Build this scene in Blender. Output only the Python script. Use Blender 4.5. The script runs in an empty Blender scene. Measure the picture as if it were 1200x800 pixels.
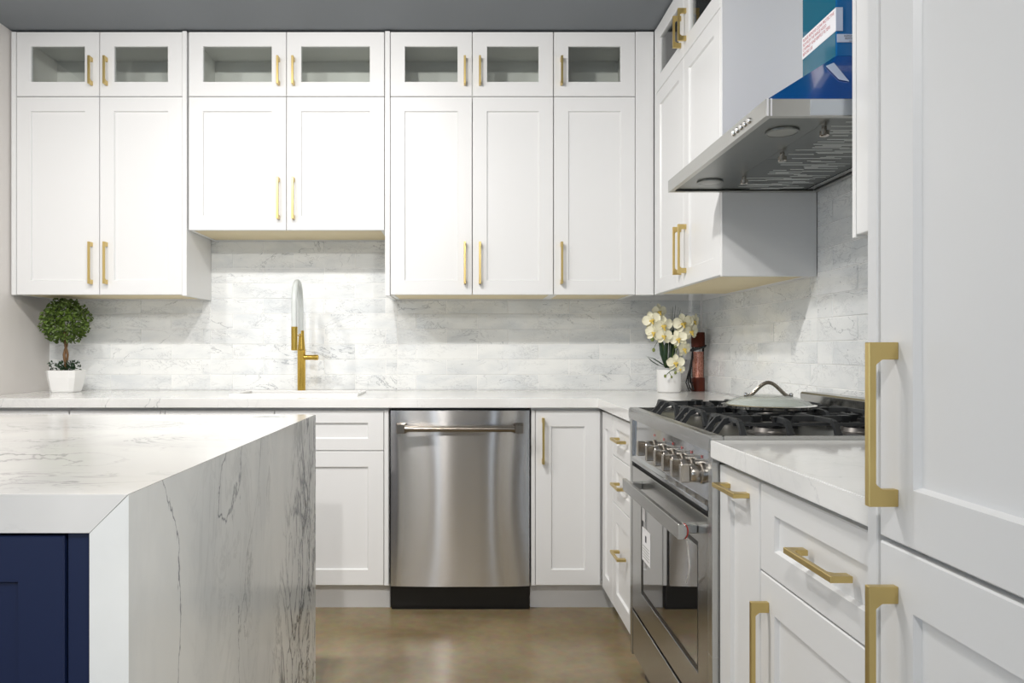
import bpy, bmesh, math, random
from mathutils import Vector, Matrix, noise
random.seed(7)
scene = bpy.context.scene
C = scene.collection
PI = math.pi

# ------------------------------------------------------------------ camera
CAM_D = 3.78            # distance of the lens from the back wall (wall at y = 0)
CAM_Z = 1.12
cd = bpy.data.cameras.new('camera'); cam = bpy.data.objects.new('camera', cd); C.objects.link(cam)
cam.location = (0, -CAM_D, CAM_Z); cam.rotation_euler = (PI/2, 0, 0)
cd.sensor_width = 36; cd.sensor_fit = 'HORIZONTAL'; cd.lens = 866/1200*36
cd.shift_x = 53/1200; cd.shift_y = 10/1200; cd.clip_start = 0.05
scene.camera = cam
# ------------------------------------------------------------------ world, exposure
w = bpy.data.worlds.new('world'); scene.world = w; w.use_nodes = True
w.node_tree.nodes['Background'].inputs[0].default_value = (0.76, 0.865, 1.0, 1)
w.node_tree.nodes['Background'].inputs[1].default_value = 1.4
vs = scene.view_settings
vs.view_transform = 'Standard'; vs.look = 'None'; vs.gamma = 1.0; vs.exposure = 0.5; vs.use_curve_mapping = False
# ------------------------------------------------------------------ track lamps and added fill lamps (all out of frame)
def track_or_fill_lamp(x, y, z, power, aim=None, r=0.05, col=(1, 0.965, 0.925), spread=PI*0.9):
    l = bpy.data.lights.new('downlight', 'AREA'); l.shape = 'DISK'; l.size = 2*r
    l.energy = power; l.color = col; l.spread = spread
    o = bpy.data.objects.new('downlight', l); C.objects.link(o); o.location = (x, y, z)
    if aim: o.rotation_euler = (Vector(aim)-Vector((x, y, z))).to_track_quat('-Z', 'Y').to_euler()
    return o
# three track lamps above the island, turned towards the back wall
track_or_fill_lamp(-1.70, -2.05, 2.56, 8.8, (-1.4, -0.7, 0.2))
track_or_fill_lamp(-1.12, -2.05, 2.56, 7.8, (-0.7, -0.7, 0.2))
track_or_fill_lamp(-0.53, -2.05, 2.56, 14, (0.4, -0.5, 0.6))
# unseen fill lamps added behind the camera, also for streaks in the dishwasher
track_or_fill_lamp(-0.30, -4.4, 2.57, 6.5, (-0.2, -0.6, 0.1), r=0.05, spread=PI*0.6)
track_or_fill_lamp(0.85, -4.7, 2.57, 15, (0.1, -0.6, 0.1), r=0.13, spread=PI*0.6)
track_or_fill_lamp(-2.6, -5.6, 2.57, 16, None, r=0.08)

# ------------------------------------------------------------------ materials
MATS = {}
def srgb(r, g, b):
    f = lambda c: (c/255/12.92 if c/255 <= 0.04045 else ((c/255+0.055)/1.055)**2.4)
    return (f(r), f(g), f(b), 1)
def new_mat(name):
    m = bpy.data.materials.new(name); m.use_nodes = True
    nt = m.node_tree; b = nt.nodes['Principled BSDF']; MATS[name] = m
    return m, nt, b
def N(nt, t, **kw):
    n = nt.nodes.new(t)
    for k, v in kw.items():
        if k == 'op': n.operation = v
        else: setattr(n, k, v)
    return n
def simple(name, col, rough=0.5, metal=0.0, spec=0.5, coat=0.0, bump=0.0, bscale=200, vary=0.0, vscale=3, aniso=0):
    m, nt, b = new_mat(name)
    b.inputs['Base Color'].default_value = col
    b.inputs['Roughness'].default_value = rough; b.inputs['Metallic'].default_value = metal
    b.inputs['Specular IOR Level'].default_value = spec; b.inputs['Coat Weight'].default_value = coat
    tc = N(nt, 'ShaderNodeTexCoord')
    if bump:
        n = N(nt, 'ShaderNodeTexNoise'); n.inputs['Scale'].default_value = bscale; n.inputs['Detail'].default_value = 3
        nt.links.new(tc.outputs['Object'], n.inputs['Vector'])
        bp = N(nt, 'ShaderNodeBump'); bp.inputs['Strength'].default_value = bump; bp.inputs['Distance'].default_value = 0.002
        nt.links.new(n.outputs['Fac'], bp.inputs['Height']); nt.links.new(bp.outputs['Normal'], b.inputs['Normal'])
    if vary:
        n = N(nt, 'ShaderNodeTexNoise'); n.inputs['Scale'].default_value = vscale; n.inputs['Detail'].default_value = 4
        nt.links.new(tc.outputs['Object'], n.inputs['Vector'])
        mx = N(nt, 'ShaderNodeMix', data_type='RGBA')
        mx.inputs['A'].default_value = tuple(c*(1-vary) for c in col[:3])+(1,)
        mx.inputs['B'].default_value = tuple(min(1, c*(1+vary)) for c in col[:3])+(1,)
        nt.links.new(n.outputs['Fac'], mx.inputs['Factor']); nt.links.new(mx.outputs['Result'], b.inputs['Base Color'])
    return m
simple('white_paint', (0.76, 0.765, 0.765, 1), 0.33, spec=0.4, bump=0.03, bscale=300)
simple('white_inside', (0.86, 0.86, 0.83, 1), 0.5)
simple('toe_board', (0.80, 0.81, 0.82, 1), 0.4)
simple('birch_ply', srgb(226, 212, 176), 0.55, vary=0.08, vscale=6)
simple('wall_paint', srgb(222, 218, 214), 0.7, bump=0.05, bscale=150)
simple('rear_paint', (0.22, 0.22, 0.23, 1), 0.7)  # dark grey of the added rear wall, for contrast in reflections
simple('grout', srgb(250, 250, 249), 0.7)
simple('ceiling_paint', (0.225, 0.245, 0.265, 1), 0.8, bump=0.04, bscale=120, vary=0.05, vscale=2)  # grey puts the dimness of the barely lit ceiling into its colour
simple('brass', (0.64, 0.49, 0.20, 1), 0.34, metal=1.0, bump=0.02, bscale=400)
simple('faucet_gold', (0.62, 0.42, 0.09, 1), 0.22, metal=1.0)
simple('hose_grey', srgb(205, 210, 208), 0.4)
simple('navy_paint', (0.008, 0.016, 0.055, 1), 0.38, spec=0.4)
simple('black_plastic', (0.006, 0.006, 0.006, 1), 0.35)
simple('cast_iron', (0.016, 0.018, 0.02, 1), 0.5, bump=0.25, bscale=350)
simple('enamel_black', (0.012, 0.012, 0.013, 1), 0.2)
simple('chrome', (0.72, 0.71, 0.69, 1), 0.12, metal=1.0)
simple('nickel', (0.55, 0.51, 0.46, 1), 0.22, metal=1.0)
simple('handle_steel', (0.27, 0.24, 0.205, 1), 0.22, metal=1.0)
simple('ceramic_white', (0.85, 0.85, 0.84, 1), 0.25, coat=0.3)
simple('sink_white', (0.84, 0.84, 0.83, 1), 0.2)
simple('leaf_green', (0.085, 0.14, 0.02, 1), 0.4, vary=0.6, vscale=45)
simple('leaf_dark', (0.012, 0.04, 0.012, 1), 0.35, vary=0.4, vscale=20)
simple('bark', (0.16, 0.085, 0.035, 1), 0.8, bump=0.4, bscale=90, vary=0.3, vscale=30)
simple('moss', (0.03, 0.05, 0.015, 1), 0.9, bump=0.6, bscale=120)
simple('petal', (0.88, 0.85, 0.66, 1), 0.5, vary=0.06, vscale=30)
simple('petal_lip', (0.75, 0.55, 0.12, 1), 0.5, vary=0.35, vscale=60)
simple('bud', (0.20, 0.24, 0.06, 1), 0.5)
simple('stem_green', (0.07, 0.12, 0.02, 1), 0.5)
simple('mahogany', (0.085, 0.014, 0.005, 1), 0.45, vary=0.3, vscale=25, spec=0.25)
simple('black_leather', (0.012, 0.012, 0.013, 1), 0.45)
simple('red_plastic', (0.6, 0.03, 0.02, 1), 0.4)
simple('string_white', (0.8, 0.78, 0.75, 1), 0.6)
simple('paper_white', (0.85, 0.85, 0.87, 1), 0.5)
simple('paper_film', (0.55, 0.62, 0.75, 1), 0.3)
simple('ink_red', (0.45, 0.03, 0.05, 1), 0.6)
simple('ink_dark', (0.02, 0.02, 0.04, 1), 0.6)
simple('film_blue', (0.0, 0.125, 0.36, 1), 0.12, spec=0.5, coat=0.3)
simple('film_blue_deep', (0.0, 0.04, 0.24, 1), 0.15, spec=0.5, coat=0.3)
simple('film_teal', (0.0, 0.12, 0.20, 1), 0.12, spec=0.5, coat=0.3)  # blue film tinted by the reflection on its front face
simple('film_grey', (0.5, 0.54, 0.58, 1), 0.35, metal=0.4)
simple('lamp_lens', (0.26, 0.27, 0.25, 1), 0.3)
simple('dark_gap', (0.004, 0.004, 0.004, 1), 0.6)  # near-black puts the shade inside gaps and holes into the colour

def steel(name, col, rough, aniso, axis='Z', streak=60, rot=0.0, wav=0.0):
    m, nt, b = new_mat(name)
    b.inputs['Base Color'].default_value = col; b.inputs['Metallic'].default_value = 1
    b.inputs['Roughness'].default_value = rough; b.inputs['Anisotropic'].default_value = aniso
    b.inputs['Anisotropic Rotation'].default_value = rot
    t = N(nt, 'ShaderNodeTangent', direction_type='RADIAL', axis=axis); nt.links.new(t.outputs[0], b.inputs['Tangent'])
    tc = N(nt, 'ShaderNodeTexCoord'); mp = N(nt, 'ShaderNodeMapping')
    mp.inputs['Scale'].default_value = {'Z': (2, 2, 900), 'X': (900, 2, 2), 'Y': (2, 900, 2)}[axis]
    n = N(nt, 'ShaderNodeTexNoise'); n.inputs['Scale'].default_value = 1; n.inputs['Detail'].default_value = 2
    nt.links.new(tc.outputs['Object'], mp.inputs['Vector']); nt.links.new(mp.outputs['Vector'], n.inputs['Vector'])
    mr = N(nt, 'ShaderNodeMapRange'); mr.inputs['To Min'].default_value = rough*0.92; mr.inputs['To Max'].default_value = rough*1.1
    nt.links.new(n.outputs['Fac'], mr.inputs['Value']); nt.links.new(mr.outputs['Result'], b.inputs['Roughness'])
    return m
steel('stainless', (0.56, 0.565, 0.56, 1), 0.26, 0.5)
steel('stainless_door', (0.74, 0.73, 0.72, 1), 0.205, 1.0, rot=0.25)
steel('stainless_dark', (0.46, 0.46, 0.45, 1), 0.22, 0.6, rot=0.25)
steel('hood_under', (0.17, 0.18, 0.17, 1), 0.30, 0.4, axis='Y')  # darker steel: shade and dark reflections under the hood put into the colour
steel('panel_steel', (0.44, 0.45, 0.46, 1), 0.10, 0.3, rot=0.25)
simple('louvre_edge', (0.62, 0.64, 0.63, 1), 0.3, metal=0.3)  # bright tone for the light streaks on the hood filter
simple('burner_alloy', (0.20, 0.19, 0.18, 1), 0.4, metal=0.8)
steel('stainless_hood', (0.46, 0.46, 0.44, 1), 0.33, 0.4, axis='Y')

def thin_glass(name, tint, refl=0.12, rough=0.02):
    m = bpy.data.materials.new(name); m.use_nodes = True; nt = m.node_tree; MATS[name] = m
    for n in list(nt.nodes): nt.nodes.remove(n)
    out = N(nt, 'ShaderNodeOutputMaterial'); mix = N(nt, 'ShaderNodeMixShader')
    tr = N(nt, 'ShaderNodeBsdfTransparent'); gl = N(nt, 'ShaderNodeBsdfGlossy')
    tr.inputs[0].default_value = tint; gl.inputs['Roughness'].default_value = rough
    lw = N(nt, 'ShaderNodeFresnel'); lw.inputs[0].default_value = 1.5
    ma = N(nt, 'ShaderNodeMath', op='ADD'); ma.inputs[1].default_value = refl; ma.use_clamp = True
    nt.links.new(lw.outputs[0], ma.inputs[0]); nt.links.new(ma.outputs[0], mix.inputs[0])
    nt.links.new(tr.outputs[0], mix.inputs[1]); nt.links.new(gl.outputs[0], mix.inputs[2])
    nt.links.new(mix.outputs[0], out.inputs[0])
    return m
thin_glass('cabinet_glass', (0.955, 0.97, 0.96, 1), 0.02)
m, nt, b = new_mat('lid_glass')
b.inputs['Base Color'].default_value = (0.70, 0.76, 0.70, 1); b.inputs['Roughness'].default_value = 0.06; b.inputs['Alpha'].default_value = 0.42; b.inputs['Coat Weight'].default_value = 0.6
thin_glass('clear_plastic', (0.97, 0.96, 0.96, 1), 0.0)
thin_glass('window_glass', (0.92, 0.94, 0.94, 1), 0.02)
m, nt, b = new_mat('oven_glass')
b.inputs['Base Color'].default_value = (0.012, 0.012, 0.012, 1); b.inputs['Roughness'].default_value = 0.03
b.inputs['IOR'].default_value = 2.1; b.inputs['Coat Weight'].default_value = 1.0; b.inputs['Coat Roughness'].default_value = 0.02; b.inputs['Coat IOR'].default_value = 1.9

def marble(name, base, soft, vein, rough, cloud_scale, vein_scale, vein_w, vein_amt, fine_scale, fine_amt, rot=(0, 0, 0), stretch=(1, 1, 1), per_object=False, speck=0.0, side=None, coat=0.0, mark=None):
    m, nt, b = new_mat(name); L = nt.links.new
    tc = N(nt, 'ShaderNodeTexCoord'); vec = tc.outputs['Object']
    if per_object:
        oi = N(nt, 'ShaderNodeObjectInfo'); vm = N(nt, 'ShaderNodeVectorMath', op='SCALE')
        cx = N(nt, 'ShaderNodeCombineXYZ')
        m1 = N(nt, 'ShaderNodeMath', op='MULTIPLY'); m1.inputs[1].default_value = 37.0
        m2 = N(nt, 'ShaderNodeMath', op='MULTIPLY'); m2.inputs[1].default_value = 91.0
        L(oi.outputs['Random'], m1.inputs[0]); L(oi.outputs['Random'], m2.inputs[0])
        L(m1.outputs[0], cx.inputs[0]); L(m2.outputs[0], cx.inputs[1]); L(m1.outputs[0], cx.inputs[2])
        va = N(nt, 'ShaderNodeVectorMath', op='ADD'); L(vec, va.inputs[0]); L(cx.outputs[0], va.inputs[1]); vec = va.outputs[0]
    mp = N(nt, 'ShaderNodeMapping'); mp.inputs['Rotation'].default_value = rot; mp.inputs['Scale'].default_value = stretch
    L(vec, mp.inputs['Vector']); pv = mp.outputs['Vector']
    def nz(scale, detail, dist, v=pv, rough_=0.55):
        n = N(nt, 'ShaderNodeTexNoise'); n.inputs['Scale'].default_value = scale; n.inputs['Detail'].default_value = detail
        n.inputs['Distortion'].default_value = dist; n.inputs['Roughness'].default_value = rough_; L(v, n.inputs['Vector']); return n.outputs['Fac']
    def ridge(fac, wd):
        s = N(nt, 'ShaderNodeMath', op='SUBTRACT'); s.inputs[1].default_value = 0.5; L(fac, s.inputs[0])
        a = N(nt, 'ShaderNodeMath', op='ABSOLUTE'); L(s.outputs[0], a.inputs[0])
        r = N(nt, 'ShaderNodeMapRange'); r.interpolation_type = 'SMOOTHSTEP'
        r.inputs['From Min'].default_value = 0; r.inputs['From Max'].default_value = wd
        r.inputs['To Min'].default_value = 1; r.inputs['To Max'].default_value = 0; L(a.outputs[0], r.inputs['Value']); return r.outputs['Result']
    def rng(fac, a, b_, lo=0, hi=1):
        r = N(nt, 'ShaderNodeMapRange'); r.inputs['From Min'].default_value = a; r.inputs['From Max'].default_value = b_
        r.inputs['To Min'].default_value = lo; r.inputs['To Max'].default_value = hi; L(fac, r.inputs['Value']); return r.outputs['Result']
    def mul(a, b_):
        n = N(nt, 'ShaderNodeMath', op='MULTIPLY'); L(a, n.inputs[0])
        if isinstance(b_, (int, float)): n.inputs[1].default_value = b_
        else: L(b_, n.inputs[1])
        return n.outputs[0]
    def mixc(fac, ca, cb):
        n = N(nt, 'ShaderNodeMix', data_type='RGBA'); L(fac, n.inputs['Factor'])
        for s, c in (('A', ca), ('B', cb)):
            if isinstance(c, tuple): n.inputs[s].default_value = c
            else: L(c, n.inputs[s])
        return n.outputs['Result']
    cloud = rng(nz(cloud_scale, 5, 0.6), 0.42, 0.72)
    col = mixc(cloud, base, soft)
    mask = rng(nz(vein_scale*0.6, 2, 0.2), 0.44, 0.62)
    vfac = mul(mul(ridge(nz(vein_scale, 7, 0.8), vein_w), mask), vein_amt)
    if side:      # vein field that gathers towards one end of the slab
        sx = N(nt, 'ShaderNodeSeparateXYZ'); L(tc.outputs['Object'], sx.inputs[0])
        tl = N(nt, 'ShaderNodeMath', op='MULTIPLY_ADD'); L(sx.outputs['Z'], tl.inputs[0]); tl.inputs[1].default_value = side[2]; L(sx.outputs['Y'], tl.inputs[2])
        g = rng(tl.outputs[0], side[0], side[1])
        vf2 = mul(mul(ridge(nz(vein_scale*1.5, 8, 1.4, rough_=0.62), vein_w*4.0), g), 0.95)
        col = mixc(mul(mul(rng(nz(vein_scale*1.1, 5, 1.0), 0.45, 0.62), g), 0.55), col, soft)
        col = mixc(vf2, col, vein)
        vf3 = mul(mul(ridge(nz(vein_scale*3.0, 8, 2.0, rough_=0.6), vein_w*4.0), g), 0.8)
        col = mixc(vf3, col, vein)
    col = mixc(vfac, col, vein)
    fmask = rng(nz(fine_scale*0.35, 2, 0.0), 0.45, 0.65)
    ff = mul(mul(ridge(nz(fine_scale, 6, 1.2, rough_=0.65), 0.035), fmask), fine_amt)
    col = mixc(ff, col, vein)
    if speck:
        sp = mul(rng(nz(fine_scale*3.2, 2, 0.5), 0.70, 0.76), speck); col = mixc(sp, col, vein)
    if mark:
        vd = N(nt, 'ShaderNodeVectorMath', op='SUBTRACT'); L(tc.outputs['Object'], vd.inputs[0]); vd.inputs[1].default_value = mark[0]
        vd2 = N(nt, 'ShaderNodeVectorMath', op='DIVIDE'); L(vd.outputs[0], vd2.inputs[0]); vd2.inputs[1].default_value = mark[1]
        ln = N(nt, 'ShaderNodeVectorMath', op='LENGTH'); L(vd2.outputs[0], ln.inputs[0])
        col = mixc(mul(rng(ln.outputs['Value'], 1.0, 0.55), mark[2]), col, vein)
    L(col, b.inputs['Base Color'])
    b.inputs['Roughness'].default_value = rough; b.inputs['Coat Weight'].default_value = coat
    return m
marble('marble_tile', srgb(236, 238, 237), srgb(216, 220, 222), srgb(112, 118, 126), 0.09, 5, 4.0, 0.008, 0.6, 17, 0.36,
       rot=(0.0, 0.7, 0.0), stretch=(0.8, 1, 1.9), per_object=True, speck=0.5)
marble('quartz', srgb(236, 236, 234), srgb(227, 227, 225), srgb(158, 160, 163), 0.08, 3, 2.4, 0.006, 0.6, 7, 0.12, rot=(0, 0, 0.5))
marble('calacatta_top', srgb(226, 225, 222), srgb(208, 208, 207), srgb(92, 94, 98), 0.10, 2.0, 1.9, 0.010, 0.8, 6, 0.35,
       rot=(0, 0, 0.9), stretch=(1, 1.6, 1), mark=((0.488, 0.572, 0.915), (0.060, 0.026, 0.1), 0.97))
marble('calacatta_side', srgb(238, 239, 236), srgb(214, 217, 217), srgb(84, 90, 98), 0.16, 1.6, 1.1, 0.0075, 0.8, 4, 0.12,
       rot=(0.42, 0, 0), stretch=(1, 2.0, 0.8), side=(-0.14, 0.16, -0.5))

# polished concrete
m, nt, b = new_mat('concrete'); L = nt.links.new
tc = N(nt, 'ShaderNodeTexCoord')
n1 = N(nt, 'ShaderNodeTexNoise'); n1.inputs['Scale'].default_value = 2.2; n1.inputs['Detail'].default_value = 6; n1.inputs['Distortion'].default_value = 0.6
n2 = N(nt, 'ShaderNodeTexNoise'); n2.inputs['Scale'].default_value = 28; n2.inputs['Detail'].default_value = 5
L(tc.outputs['Object'], n1.inputs['Vector']); L(tc.outputs['Object'], n2.inputs['Vector'])
cr = N(nt, 'ShaderNodeValToRGB'); e = cr.color_ramp.elements
e[0].position = 0.3; e[0].color = srgb(117, 102, 76); e[1].position = 0.75; e[1].color = srgb(155, 140, 109)
L(n1.outputs['Fac'], cr.inputs[0])
mx = N(nt, 'ShaderNodeMix', data_type='RGBA', blend_type='OVERLAY'); mx.inputs['Factor'].default_value = 0.25
L(cr.outputs[0], mx.inputs['A']); L(n2.outputs['Color'], mx.inputs['B']); L(mx.outputs['Result'], b.inputs['Base Color'])
rr = N(nt, 'ShaderNodeMapRange'); rr.inputs['To Min'].default_value = 0.13; rr.inputs['To Max'].default_value = 0.32
L(n1.outputs['Fac'], rr.inputs['Value']); L(rr.outputs['Result'], b.inputs['Roughness'])
# pink salt
m, nt, b = new_mat('pink_salt'); L = nt.links.new
tc = N(nt, 'ShaderNodeTexCoord'); vo = N(nt, 'ShaderNodeTexVoronoi'); vo.inputs['Scale'].default_value = 220
L(tc.outputs['Object'], vo.inputs['Vector']); cr = N(nt, 'ShaderNodeValToRGB')
cr.color_ramp.elements[0].color = srgb(178, 92, 66); cr.color_ramp.elements[1].color = srgb(248, 190, 165)
L(vo.outputs['Color'], cr.inputs[0]); L(cr.outputs[0], b.inputs['Base Color']); b.inputs['Roughness'].default_value = 0.4

# ------------------------------------------------------------------ mesh helpers
class MB:
    def __init__(s): s.v = []; s.f = []
    def add(s, vs, fs):
        o = len(s.v); s.v += [tuple(p) for p in vs]; s.f += [tuple(i+o for i in f) for f in fs]; return s
    def box(s, x0, x1, y0, y1, z0, z1):
        return s.add([(x0,y0,z0),(x1,y0,z0),(x1,y1,z0),(x0,y1,z0),(x0,y0,z1),(x1,y0,z1),(x1,y1,z1),(x0,y1,z1)],
                     [(0,3,2,1),(4,5,6,7),(0,1,5,4),(1,2,6,5),(2,3,7,6),(3,0,4,7)])
    def prism(s, pts, vec):          # polygon (3-D points) swept by vec
        n = len(pts); v = Vector(vec); a = [Vector(p) for p in pts]
        return s.add(a+[p+v for p in a], [tuple(range(n))[::-1], tuple(range(n, 2*n))]+[(i, (i+1) % n, n+(i+1) % n, n+i) for i in range(n)])
    def loops(s, ls, cap0=True, cap1=True):
        n = len(ls[0]); vs = [p for l in ls for p in l]; fs = []
        for k in range(len(ls)-1):
            for i in range(n):
                j = (i+1) % n; fs.append((k*n+i, k*n+j, (k+1)*n+j, (k+1)*n+i))
        if cap0: fs.append(tuple(range(n))[::-1])
        if cap1: fs.append(tuple((len(ls)-1)*n+i for i in range(n)))
        return s.add(vs, fs)
    def lathe(s, prof, c, n=24, axis='Z', cap=True):
        ls = []
        for r, h in prof:
            l = []
            for i in range(n):
                a = 2*PI*i/n; p, q = r*math.cos(a), r*math.sin(a)
                l.append({'Z': (c[0]+p, c[1]+q, c[2]+h), 'X': (c[0]+h, c[1]+p, c[2]+q), 'Y': (c[0]+p, c[1]+h, c[2]+q)}[axis])
            ls.append(l)
        return s.loops(ls, cap, cap)
    def tube(s, pts, r, n=10, flat=None):
        P = [Vector(p) for p in pts]; R = r if isinstance(r, (list, tuple)) else [r]*len(P); ls = []
        t0 = (P[1]-P[0]).normalized(); up = Vector((0, 0, 1)) if abs(t0.z) < 0.9 else Vector((0, 1, 0))
        a = t0.cross(up).normalized()
        for i, p in enumerate(P):
            t = (P[min(i+1, len(P)-1)]-P[max(i-1, 0)]).normalized()
            a = (a-t*a.dot(t)).normalized(); b = t.cross(a)
            k = flat or 1.0
            ls.append([p+R[i]*(math.cos(2*PI*j/n)*a+k*math.sin(2*PI*j/n)*b) for j in range(n)])
        return s.loops(ls)
    def ball(s, c, r, n=12, m=8, sc=(1, 1, 1)):
        prof = [(max(1e-5, r*math.sin(PI*i/m)), -r*math.cos(PI*i/m)) for i in range(m+1)]
        ls = [[(c[0]+q*math.cos(2*PI*j/n)*sc[0], c[1]+q*math.sin(2*PI*j/n)*sc[1], c[2]+h*sc[2]) for j in range(n)] for q, h in prof]
        return s.loops(ls)
    def mesh(s, name, off=(0, 0, 0), bev=0.0, seg=1, smooth=None):
        me = bpy.data.meshes.new(name); bm = bmesh.new()
        vv = [bm.verts.new((p[0]-off[0], p[1]-off[1], p[2]-off[2])) for p in s.v]
        for f in s.f:
            try: bm.faces.new([vv[i] for i in f])
            except ValueError: pass
        bmesh.ops.recalc_face_normals(bm, faces=bm.faces)
        if bev:
            ed = [e for e in bm.edges if len(e.link_faces) == 2 and e.calc_face_angle(0) > 0.6]
            bmesh.ops.bevel(bm, geom=ed, offset=bev, segments=seg, affect='EDGES', clamp_overlap=True)
        bm.to_mesh(me); bm.free()
        if smooth:
            me.polygons.foreach_set('use_smooth', [True]*len(me.polygons)); me.set_sharp_from_angle(angle=smooth)
        return me
ORG = {}
def link(name, me, mat, parent=None, loc=(0, 0, 0), rotz=0):
    o = bpy.data.objects.new(name, me); C.objects.link(o)
    if me is not None and mat and not me.materials: me.materials.append(MATS[mat])
    o.parent = parent; o.location = loc; o.rotation_euler = (0, 0, rotz)
    return o
def part(name, mb, mat, parent, bev=0.0, seg=1, smooth=None, label=None):
    """mb holds coordinates in the frame of the thing (ORG = offset to subtract)."""
    off = ORG.get(parent.name, (0, 0, 0))
    o = link(name, mb.mesh(name, off, bev, seg, smooth), mat, parent); ORG[o.name] = off
    if label: o['label'] = label
    return o
def tag(o, label, cat, group=None):
    o['label'] = label; o['category'] = cat
    if group: o['group'] = group
    return o
def thing(name, label, cat, loc=(0, 0, 0), rotz=0, group=None, world=False):
    o = bpy.data.objects.new(name, None); C.objects.link(o); o.location = loc; o.rotation_euler = (0, 0, rotz)
    o.empty_display_size = 0.05
    if world: ORG[o.name] = tuple(loc)
    return tag(o, label, cat, group)
def single(name, mb, mat, label, cat, loc=(0, 0, 0), group=None, **kw):
    o = link(name, mb.mesh(name, loc, **kw), mat, None, loc); return tag(o, label, cat, group)
def struct(name, mb, mat, loc=(0, 0, 0), **kw):
    o = link(name, mb.mesh(name, loc, **kw), mat, None, loc); o['kind'] = 'structure'; ORG[o.name] = loc; return o
YD = lambda D: D-CAM_D       # depth from the lens -> world y

# ------------------------------------------------------------------ room
XL, XR, ZC = -2.135, 1.205, 2.615
struct('floor', MB().box(-6.5, 3.4, -9, 0.1, -0.1, 0), 'concrete')
struct('ceiling', MB().box(-6.5, 3.4, -9, 0.1, ZC, ZC+0.1), 'ceiling_paint')
wall_back = struct('wall_back', MB().box(XL-0.1, XR+0.1, 0, 0.1, 0, ZC), 'grout')
struct('wall_left', MB().box(XL-0.1, XL, -2.6, 0, 0, ZC), 'wall_paint')
wall_right = struct('wall_right', MB().box(XR, XR+0.1, -4.2, 0, 0, ZC), 'grout')
# unseen rear wall, added with its openings for daylight and reflections
RB = MB(); edges = [-6.5, -3.6, -1.5, -0.95, -0.72, 0.60, 0.76, 1.4, 3.2, 3.4]
for k in range(len(edges)-1):
    if k % 2: RB.box(edges[k], edges[k+1], -8.1, -8.0, 2.3, ZC)
    else: RB.box(edges[k], edges[k+1], -8.1, -8.0, 0, ZC)
struct('wall_rear', RB, 'rear_paint')

# ------------------------------------------------------------------ marble tiles
TILE_CACHE = {}
def tile_mesh(wd, ht):
    k = (round(wd, 3), round(ht, 3))
    if k not in TILE_CACHE:
        TILE_CACHE[k] = MB().box(0, wd, -0.0018, 0.004, 0, ht).mesh('tile', bev=0.0006)
        TILE_CACHE[k].materials.append(MATS['marble_tile'])
    return TILE_CACHE[k]
TW, TH, G = 0.3125, 0.0778, 0.0026
def tile_zone(wall, frame, u0, u1, z0, z1, phase):
    """frame(u) -> world xy; rows from z0, running bond."""
    row = 0; z = 0.9165
    while z < z1-0.012:
        zt = min(z+TH, z1)
        if zt > z0+0.02:
            zb = max(z, z0)
            u = u0-((u0-phase-(row % 2)*TW/2) % TW)
            while u < u1-0.006:
                a, b_ = max(u, u0), min(u+TW, u1)
                if b_-a > 0.012:
                    (x, y), rz = frame(a+G/2)
                    o = link('tile', tile_mesh(b_-a-G, zt-zb-G), None, wall, (x, y, zb+G/2), rz)
                    o.rotation_euler = (random.gauss(0, 0.0022), 0, rz+random.gauss(0, 0.0028))
                u += TW
        z += TH; row += 1
fb = lambda u: ((u, -0.0005), 0)
fr = lambda u: ((XR-0.0005, -u), -PI/2)
PHB = -1.821
tile_zone(wall_back, fb, XL+0.002, -1.31, 0.915, 1.374, PHB)
tile_zone(wall_back, fb, -1.31, -0.355, 0.915, 1.676, PHB)
tile_zone(wall_back, fb, -0.355, XR-0.01, 0.915, 1.374, PHB)
tile_zone(wall_right, fr, 0.01, 1.244, 0.915, 1.374, 0.10)
tile_zone(wall_right, fr, 1.244, 2.106, 0.915, 2.60, 0.10)
tile_zone(wall_right, fr, 2.106, 2.855, 0.915, 1.374, 0.10)

# ------------------------------------------------------------------ cabinet pieces (local: x along the face, y into the cabinet, z up)
FCACHE = {}
def rect(x0, x1, z0, z1, y): return [(x0, y, z0), (x1, y, z0), (x1, y, z1), (x0, y, z1)]
def front_mesh(wd, ht, rail=0.066, glass=False, mat='white_paint', t=0.02, rec=0.008):
    k = (round(wd, 3), round(ht, 3), rail, glass, mat)
    if k in FCACHE: return FCACHE[k]
    r2 = min(rail, ht*0.3)
    def R(i, y, j=None):
        j = i if j is None else j
        return rect(i, wd-i, j, ht-j, y)
    ls = [R(0, t), R(0, 0.002), R(0.002, 0)]
    mb = MB()
    if glass:
        ls += [R(rail, 0, r2), R(rail+0.0015, 0.0015, r2+0.0015), R(rail+0.0015, t, r2+0.0015), R(0, t)]
        mb.loops(ls, False, False)
    else:
        ls += [R(rail, 0, r2), R(rail+0.004, rec, r2+0.004)]
        mb.loops(ls)
    me = mb.mesh('front'); me.materials.append(MATS[mat]); FCACHE[k] = me
    return me
HCACHE = {}
def handle_mesh(length, horiz, mat='brass', stand=0.034, wd=0.0100):
    k = (length, horiz, mat)
    if k in HCACHE: return HCACHE[k]
    L_ = length; b_ = 0.0085; p = 0.020
    pts = [(0, 0), (0, -stand), (L_, -stand), (L_, 0), (L_-p, 0), (L_-p, -stand+b_+0.007), (L_-p-0.006, -stand+b_), (p+0.006, -stand+b_), (p, -stand+b_+0.007), (p, 0)]
    if horiz: mb = MB().prism([(u-L_/2, v, -wd/2) for u, v in pts], (0, 0, wd))
    else: mb = MB().prism([(-wd/2, v, u-L_/2) for u, v in pts], (wd, 0, 0))
    HCACHE[k] = mb.mesh('handle', bev=0.0008); HCACHE[k].materials.append(MATS[mat])
    return HCACHE[k]
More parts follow.
